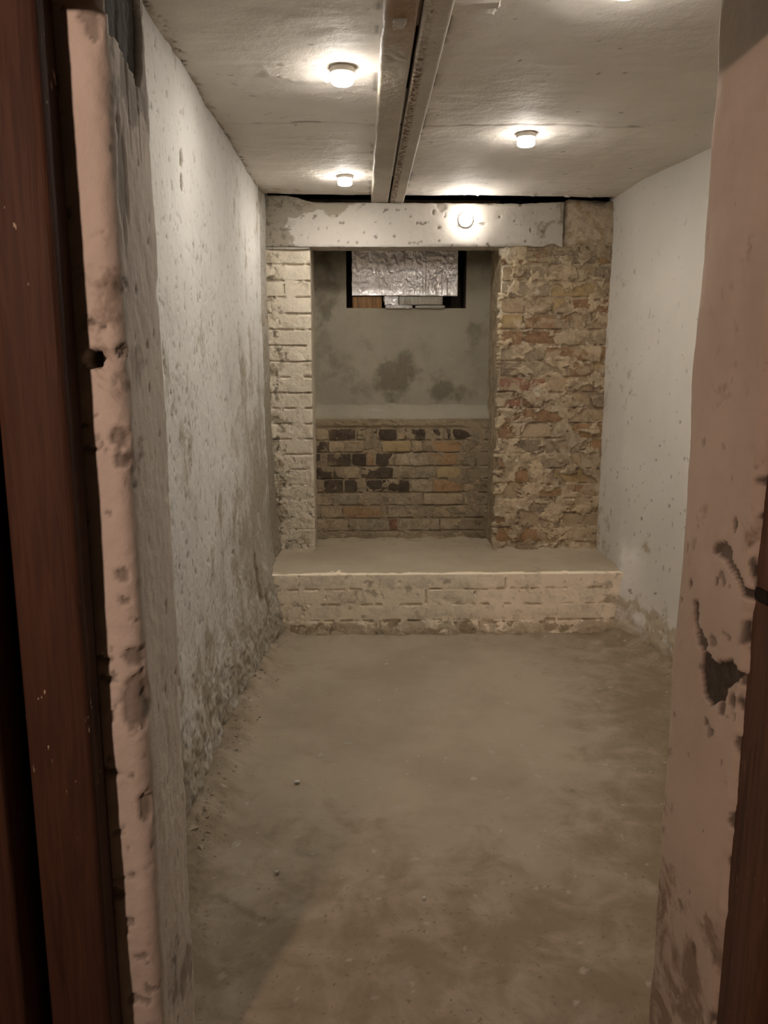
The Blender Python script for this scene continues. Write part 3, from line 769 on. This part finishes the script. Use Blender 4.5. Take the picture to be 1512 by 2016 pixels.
# things in the recess
FD = ND - 0.012
def px(x, y, Y=FD): return atY(x, y, Y)
a = px(693, 582); b = px(902, 497)
Pg, Ng, U, Z = wall_grid([(a[0], FD), (b[0], FD)], a[2], 1.835, 0.003, 1)
if Ng[5, 5, 1] > 0: Ng = -Ng
xx = Pg[..., 0]
H = 0.004 * fbm(U * 9, Z * 7, 131, 3) + 0.012 * np.abs(fbm(U * 22 + 1.5 * fbm(U * 6, Z * 6, 136, 2), Z * 17, 132, 3)) + 0.007 * fbm(U * 44, Z * 6, 133, 2) * sstep(0.24, 0.32, U) * sstep(1.72, 1.62, Z)
fold = np.exp(-((U - 0.385) / 0.003) ** 2); H -= fold * 0.003
for (x0, y0, x1, y1) in ((768, 568, 785, 578), (803, 578, 825, 565), (693, 566, 708, 578), (695, 555, 725, 555), (833, 520, 834, 575)):
    p0 = px(x0, y0); p1 = px(x1, y1)
    d = np.array([p1[0] - p0[0], p1[2] - p0[2]]); L = np.linalg.norm(d); d /= L
    s = (xx - p0[0]) * d[0] + (Z - p0[2]) * d[1]; q = -(xx - p0[0]) * d[1] + (Z - p0[2]) * d[0]
    H -= 0.004 * np.exp(-(q / 0.0025) ** 2) * (s > 0) * (s < L)
Pg[..., 2] += 0.006 * fbm(U * 12, Z * 0, 134, 3) * sstep(a[2] + 0.05, a[2], Z)
Pg[..., 0] += 0.004 * fbm(U * 0, Z * 22, 135, 3) * sstep(0.03, 0.0, U)
fb = sheet('insulation_board', Pg, Ng, H, 0.045, M['foil'], attrs={})
tag(fb, 'silver foil-faced insulation board wedged in the window recess', 'insulation board')
def block(name, x0, y0, x1, y1, depth, mat, label, cat, seed, rough=0.0015, fwd=0.0, zlo=None, zhi=None):
    p0 = px(x0, y1, FD - fwd); p1 = px(x1, y0, FD - fwd)
    z0 = zlo if zlo is not None else p0[2]; z1 = zhi if zhi is not None else p1[2]
    return tag(rough_box(name, (p0[0], FD - fwd, z0), (p1[0], FD - fwd + depth, z1), mat, None, rough, 0.004, seed, CUBE5), label, cat)
bz = a[2] - 0.003
block('wood_block', 694, 583, 752, 605, 0.09, M['block'], 'amber brown wood block under the corner of the foil board', 'wood block', 21, fwd=-0.012, zlo=WZ0, zhi=bz)
block('foil_strip', 759, 600, 812, 607, 0.07, M['foil2'], 'thin silver strip on the recess sill beside the wood block', 'foil strip', 22, fwd=0.006, zlo=WZ0, zhi=WZ0 + 0.017)
block('foil_strip', 818, 600, 876, 607, 0.07, M['batten'], 'thin grey-white strip on the recess sill under the batten', 'strip', 23, fwd=0.004, zlo=WZ0, zhi=WZ0 + 0.016)
block('foil_packet', 757, 583, 784, 599, 0.05, M['foil2'], 'crumpled foil packet squeezed between wood block and grey batten', 'foil packet', 24, rough=0.0045, zlo=WZ0 + 0.018, zhi=bz)
block('batten', 786, 582, 872, 599, 0.05, M['batten'], 'short grey wooden batten under the foil board', 'batten', 25, zlo=WZ0 + 0.018, zhi=bz)

# bent wire below the strips
wp0 = atY(801, 607, FD - 0.006); Vw = []; Qw = []
nseg, nr_ = 18, 6
for i in range(nseg + 1):
    a_ = math.pi * (1.0 + i / nseg * 1.15)
    cx, cz = 0.021 * math.cos(a_), 0.017 * math.sin(a_)
    for q in range(nr_):
        b_ = 2 * math.pi * q / nr_
        Vw.append((cx + 0.0011 * math.cos(b_) * math.cos(a_), 0.0011 * math.sin(b_) - 0.004 * math.sin(a_ * 0.5), cz + 0.0011 * math.cos(b_) * math.sin(a_)))
for i in range(nseg):
    for q in range(nr_):
        Qw.append((i * nr_ + q, i * nr_ + (q + 1) % nr_, (i + 1) * nr_ + (q + 1) % nr_, (i + 1) * nr_ + q))
wo = link('wire_loop', mesh_np('wire_loop', Vw, Qw), M['batten'])
wo.location = (wp0[0], FD - 0.004, wp0[2])
tag(wo, 'thin bent wire loop hanging below the silver strips of the recess', 'wire')

# ledge -------------------------------------------------------------------------
yl = [1129, 1160, 1190, 1221, 1252]
zl = [atY(860, y, LD)[2] for y in yl]
c_odd = [100, 195, 365, 535, 705, 880, 1050, 1225, 1275]
c_even = [100, 280, 450, 620, 785, 950, 1120, 1275]
items = []
for r in range(4):
    xs = c_odd if r % 2 == 0 else c_even
    for xa, xb in zip(xs[:-1], xs[1:]):
        a = atY(480 + (xa + 9 * math.sin(xa * 1.7 + r)) / 1.718, yl[r], LD)[0]; b = atY(480 + (xb + 9 * math.sin(xb * 1.7 + r)) / 1.718, yl[r], LD)[0]
        items.append((a + 0.004, b - 0.004, max(zl[r + 1] + 0.004, -0.01), min(zl[r] - 0.002, LZ - 0.004), LD, 0.09, 'b_ledge' if r < 3 else 'b_low', 0.0016))
P, N, U, Z = wall_grid([(-0.47, LD + 0.004), (1.235, LD + 0.004)], -0.03, LZ - 0.003, 0.0036, 1)
if N[5, 5, 1] > 0: N = -N
Xp = P[..., 0]
H = 0.0066 + 0.0042 * fbm(U * 8, Z * 12, 141, 5, 0.6) + 0.0010 * fbm(U * 30, Z * 30, 142, 3) + 0.012 * sstep(0.09, 0.02, Z) * (0.55 + 1.6 * fbm(U * 12, Z * 12, 143, 4))
H -= 0.014 * cracks(Xp, Z, items, 0.0046, 1300, 0.06)
H -= 0.006 * sstep(0.45, 0.52, fbm(U * 15, Z * 15, 144, 3))
dirt_shade = 0.6 * sstep(0.10, 0.04, Z) + 0.3 * sstep(0.9, 1.2, Xp) + 0.5 * sstep(0.15, 0.5, fbm(U * 9, Z * 14, 145, 4)) + 0.25 * sstep(-0.25, -0.4, Xp)
ledge = tag(sheet('wall_ledge', P, N, H, 0.10, M['mortar_ledge'], attrs={'dirt_shade': dirt_shade, 'chip': 0.4 * sstep(0.45, 0.52, fbm(U * 15, Z * 15, 144, 3))}), 'low cream-painted brick ledge across the end of the room', 'ledge', **SURF)
add_bricks(ledge, items, 4000, 0.0045)
P, N, X, Y = flat_grid(-0.50, 1.27, LD + 0.001, ND + 0.03, LZ, 0.0060)
H = 0.006 * fbm(X * 4, Y * 4, 151, 3) + 0.003 * fbm(X * 12, Y * 20, 152, 4) + 0.0012 * fbm(X * 50, Y * 50, 153, 3) - 0.009 * sstep(0.05, 0.0, Y - LD) * (0.9 + fbm(X * 12, Y * 5, 154, 3))
H += 0.02 * np.exp(-np.abs(Y - PD) / 0.03) * ((X < NX0) | (X > NX1)) * (0.6 + fbm(X * 16, Y * 16, 155, 3))
H += 0.02 * np.exp(-np.clip(BD - Y, 0, 1) / 0.03) * (0.3 + fbm(X * 10, Y * 10, 156, 3))
sheet('ledge_top', P, N, H, 0.014, M['ledge_top'], ledge, attrs={'dirt_shade': 0.3 * sstep(3.75, 4.2, Y), 'chip': 0.35 * sstep(0.35, 0.5, fbm(X * 14, Y * 30, 157, 3)) * sstep(0.2, 0.05, Y - LD)})

# lintel ---------------------------------------------------------------------------
P, N, U, Z = wall_grid([(-0.50, PD - 0.022), (0.955, PD - 0.022)], 0, 1, 0.005, 1)
if N[5, 5, 1] > 0: N = -N
X_ = P[:, 0, 0]
Z = np.linspace(0, 1, 42)[None, :] + 0 * X_[:, None]
P = np.zeros((len(X_), 42, 3)); P[..., 0] = X_[:, None]; P[..., 1] = PD - 0.022
lb = EYE + 0.550 + 0.003 * fbm(X_ * 14, X_ * 0, 161, 3) + 0.03 * sstep(0.66, 0.95, X_) * (0.3 + np.clip(fbm(X_ * 9, X_ * 0 + 4, 162, 3), -0.3, 1)) + 0.004 * sstep(0, 0.7, X_)
lt = EYE + 0.748 + 0.0035 * fbm(X_ * 22, X_ * 0, 163, 3) + 0.030 * sstep(-0.20, -0.36, X_) + 0.008 * sstep(0.75, 0.95, X_)
P[..., 2] = lb[:, None] + (lt - lb)[:, None] * Z
N = np.zeros_like(P); N[..., 1] = -1
U = P[..., 0]; ZZ = P[..., 2]
H = 0.004 * fbm(U * 5, ZZ * 5, 164, 3) + 0.0016 * fbm(U * 18, ZZ * 18, 165, 4)
ed = sstep(0.06, 0.0, Z) + sstep(0.94, 1.0, Z)
H -= ed * 0.006 * (0.5 + fbm(U * 22, ZZ * 22, 166, 3))
lft = sstep(-0.22, -0.46, U + 0.10 * fbm(U * 9, ZZ * 9, 167, 4))
tl = sstep(0.62, 0.95, Z + 0.25 * fbm(U * 9, ZZ * 9, 168, 3)) * sstep(0.06, -0.15, U)
pit = pits(U * 34, ZZ * 34, 169, 0.60 , 0.08)
pit = np.maximum(pit, pits(U * 26, ZZ * 26, 170, 0.35, 0.1) * lft)
H -= 0.004 * pit
# gouge under the ceiling gap left of the lamp
p = atY(868, 408, PD); g = blob(U, ZZ, p[0], p[2], 0.025, 0.022, 9)
H -= 0.004 * g
dirt_shade = 1.5 * lft + 1.2 * tl + 0.3 * sstep(0.75, 0.95, U)
chip = np.clip(0.7 * pit + 0.5 * g, 0, 1)
lint = sheet('lintel', P, N, H, 0.13, M['lintel'], attrs={'dirt_shade': dirt_shade, 'chip': chip})
tag(lint, 'thick white-plastered lintel beam spanning the niche', 'lintel', **SURF)
sb = rough_box('stone_block', (0.962, PD - 0.016, EYE + 0.555), (1.235, PD + 0.12, EYE + 0.772), M['b_stone'], pier_r, 0.006, 0.02, 77, CUBE5, 0.6)
rough_box('packing_board', (-0.45, PD - 0.020, EYE + 0.536), (NX0 + 0.004, PD + 0.1, EYE + 0.549), M['batten'], pier_l, 0.0015, 0.003, 78)

# ------------------------------------------------------------------ steel beams under the ceiling
BZ = EYE + 0.750
def beam(x0, x1, label, rust_side, seed):
    P, N, X, Y = flat_grid(x0, x1, 1.30, PD + 0.08, BZ, 0.004, -1)
    H = 0.0012 * fbm(X * 10, Y * 6, seed, 3) + 0.0008 * fbm(X * 45, Y * 45, seed + 1, 3)
    s = (X - x0) / (x1 - x0)
    H -= (sstep(0.06, 0.0, s) + sstep(0.94, 1.0, s)) * 0.004 
    X2 = X + 0.004 * fbm(Y * 9, X * 0, seed + 2, 3) * np.where(s < 0.1, 1, 0) * (1 if not rust_side else 0)
    P[..., 0] = X2
    rust = np.zeros_like(H); dirt_shade = np.zeros_like(H)
    if rust_side:
        rust = sstep(0.46, 0.30, s + 0.1 * fbm(X * 30, Y * 30, seed + 4, 3)) * sstep(0.0, 0.06, s)
        rust *= 0.35 + 0.65 * sstep(1.95, 2.25, Y) 
        H += rust * 0.0025 * fbm(X * 90, Y * 90, seed + 3, 2)
    else:
        dirt_shade = 0.95 * sstep(2.20, 1.85, Y + 0.12 * fbm(X * 14, Y * 14, seed + 5, 4)) * sstep(0.02, 0.2, s)
    o = sheet('ceiling_beam', P, N, H, 0.045, M['beam'], attrs={'rust': rust, 'dirt_shade': dirt_shade})
    return tag(o, label, 'beam', kind='structure')
beam(0.049, 0.127, 'wider painted steel beam flange with a brown stain and plaster blob', False, 171)
beam(0.136, 0.200, 'painted steel beam flange with a rust-crusted strip along the gap', True, 181)
bp = atZ(786, 44, BZ)
blob_o = rough_box('plaster_blob', (bp[0] - 0.013, bp[1] - 0.022, BZ - 0.006), (bp[0] + 0.013, bp[1] + 0.020, BZ + 0.002), M['lintel'], None, 0.003, 0.006, 9)
tag(blob_o, 'small white plaster blob stuck to the stained steel beam', 'plaster blob')
rough_box('gap_shade', (0.122, 1.31, BZ + 0.030), (0.142, PD, BZ + 0.044), M['void'], bpy.data.objects['ceiling_beam'], 0.0005, 0.002, 9)  # near-black bar as the shade between the two flanges
cp = atZ(940, 6, CZ)
pl = rough_box('plaster_lump', (cp[0] - 0.075, cp[1] - 0.05, CZ - 0.016), (cp[0] + 0.045, cp[1] + 0.015, CZ + 0.006), M['ceiling'], None, 0.004, 0.014, 19, CUBE5)
tag(pl, 'ragged plaster lump on the ceiling beside the rusty beam', 'plaster lump')

# ------------------------------------------------------------------ lamps
def lathe(name, prof, n, mat, parent):
    V = []; Q = []
    for (r, z) in prof:
        for k in range(n):
            a = 2 * math.pi * k / n; V.append((r * math.cos(a), r * math.sin(a), z))
    for i in range(len(prof) - 1):
        for k in range(n):
            k2 = (k + 1) % n
            Q.append((i * n + k, i * n + k2, (i + 1) * n + k2, (i + 1) * n + k))
    me = mesh_np(name, V, [q[::-1] for q in Q])
    return link(name, me, mat, parent)
def lamp(loc, label, rot=(0, 0, 0), mk='led'):
    o = empty('led_lamp', loc); o.rotation_euler = rot
    tag(o, label, 'lamp', 'round LED lamps')
    lathe('housing', [(0.026, 0.004), (0.033, 0.002), (0.034, -0.004), (0.034, -0.011), (0.0325, -0.013), (0.030, -0.0125), (0.0285, -0.009), (0.001, -0.009)], 40, M['rim'], o)
    lathe('diffuser', [(0.0295, -0.009), (0.0300, -0.020), (0.0300, -0.030), (0.0285, -0.035), (0.024, -0.038), (0.015, -0.0395), (0.0005, -0.040)], 28, M[mk], o)
    return o
for (x, y, label) in ((674, 146, 'round glowing LED lamp on the ceiling left of the beams, nearer the doorway'),
                      (679, 352, 'round glowing LED lamp on the ceiling left of the beams, close to the lintel'),
                      (1036, 272, 'round glowing LED lamp alone on the ceiling right of the beams'),
                      (1236, -36, 'round LED lamp at the top edge of the picture, mostly its glow visible')):
    p = atZ(x, y, CZ - 0.014)
    lamp((p[0], p[1], CZ - 0.001), label)
p = atY(917, 432, PD - 0.04)
lamp((p[0], PD - 0.024, p[2]), 'round glowing LED lamp on the front of the white lintel', (-math.pi / 2, 0, 0), 'led_weak')

# ------------------------------------------------------------------ crumbled plaster along the foot of the walls
def rubble(name, pts, label, mat, seed):
    V0 = np.array([(1, 0, 0), (-1, 0, 0), (0, 1, 0), (0, -1, 0), (0, 0, 1), (0, 0, -1)], float)
    T = [(0, 2, 4), (2, 1, 4), (1, 3, 4), (3, 0, 4), (2, 0, 5), (1, 2, 5), (3, 1, 5), (0, 3, 5)]
    rs = np.random.RandomState(seed); V = []; Fc = []
    for (x, y, z, s) in pts:
        b = len(V); R = rs.normal(size=(3, 3)); q, _ = np.linalg.qr(R)
        vv = (V0 * (s * rs.uniform(0.6, 1.3, (6, 1)))) @ q
        vv[:, 2] *= 0.7
        V += [tuple(v + np.array((x, y, z))) for v in vv]
        Fc += [tuple(b + i for i in f) for f in T]
    me = bpy.data.meshes.new(name); me.from_pydata(V, [], Fc); me.update()
    o = link(name, me, mat, None, False)
    return tag(o, label, 'rubble', kind='stuff')
rs = np.random.RandomState(4)
pts = []
for i in range(300):
    y = rs.uniform(1.75, 3.44); d = abs(rs.normal(0, 0.03)); s = rs.choice([0.002, 0.0035, 0.006, 0.010], p=[0.5, 0.33, 0.14, 0.03])
    lw = -0.45 + 0.03 * float(sstep(2.2, 3.4, np.array(y)))
    zz = 0.05 * max(0, 1 - d / 0.14) ** 1.8 + s * 0.2
    pts.append((lw + 0.015 + d, y, zz, s))
pts += [(-0.435, 1.86, 0.045, 0.022), (-0.425, 1.93, 0.035, 0.016), (-0.41, 1.80, 0.03, 0.013)]
rubble('rubble', pts, 'crumbled plaster and grit along the foot of the rough whitewashed wall', M['floor'], 1)
pts = []
for i in range(140):
    y = rs.uniform(2.3, 3.44); d = abs(rs.normal(0, 0.035)); s = rs.choice([0.002, 0.004, 0.007], p=[0.5, 0.35, 0.15])
    pts.append((1.40 - (y - 1.645) * 0.115 - d, y, 0.03 * max(0, 1 - d / 0.12) ** 1.6 + s * 0.2, s))
rubble('rubble', pts, 'yellowish crumbs along the foot of the smooth off-white wall', M['mortar_tan'], 2)
for (x, y, s, lab) in ((585, 1540, 0.008, 'small pale chip lying on the open floor, largest of the stray chips'), (545, 1718, 0.0045, 'tiny pale crumb on the floor by the raised screed flake'), (835, 1770, 0.0045, 'tiny pale crumb on the floor midway across the room')):
    p = atZ(x, y, 0.004)
    c = rough_box('plaster_chip', (p[0] - s, p[1] - s * 0.8, 0.0), (p[0] + s, p[1] + s * 0.8, 0.009), M['lintel'], None, s * 0.15, s * 0.5, int(x))
    tag(c, lab, 'plaster chip', 'stray chips on the floor')
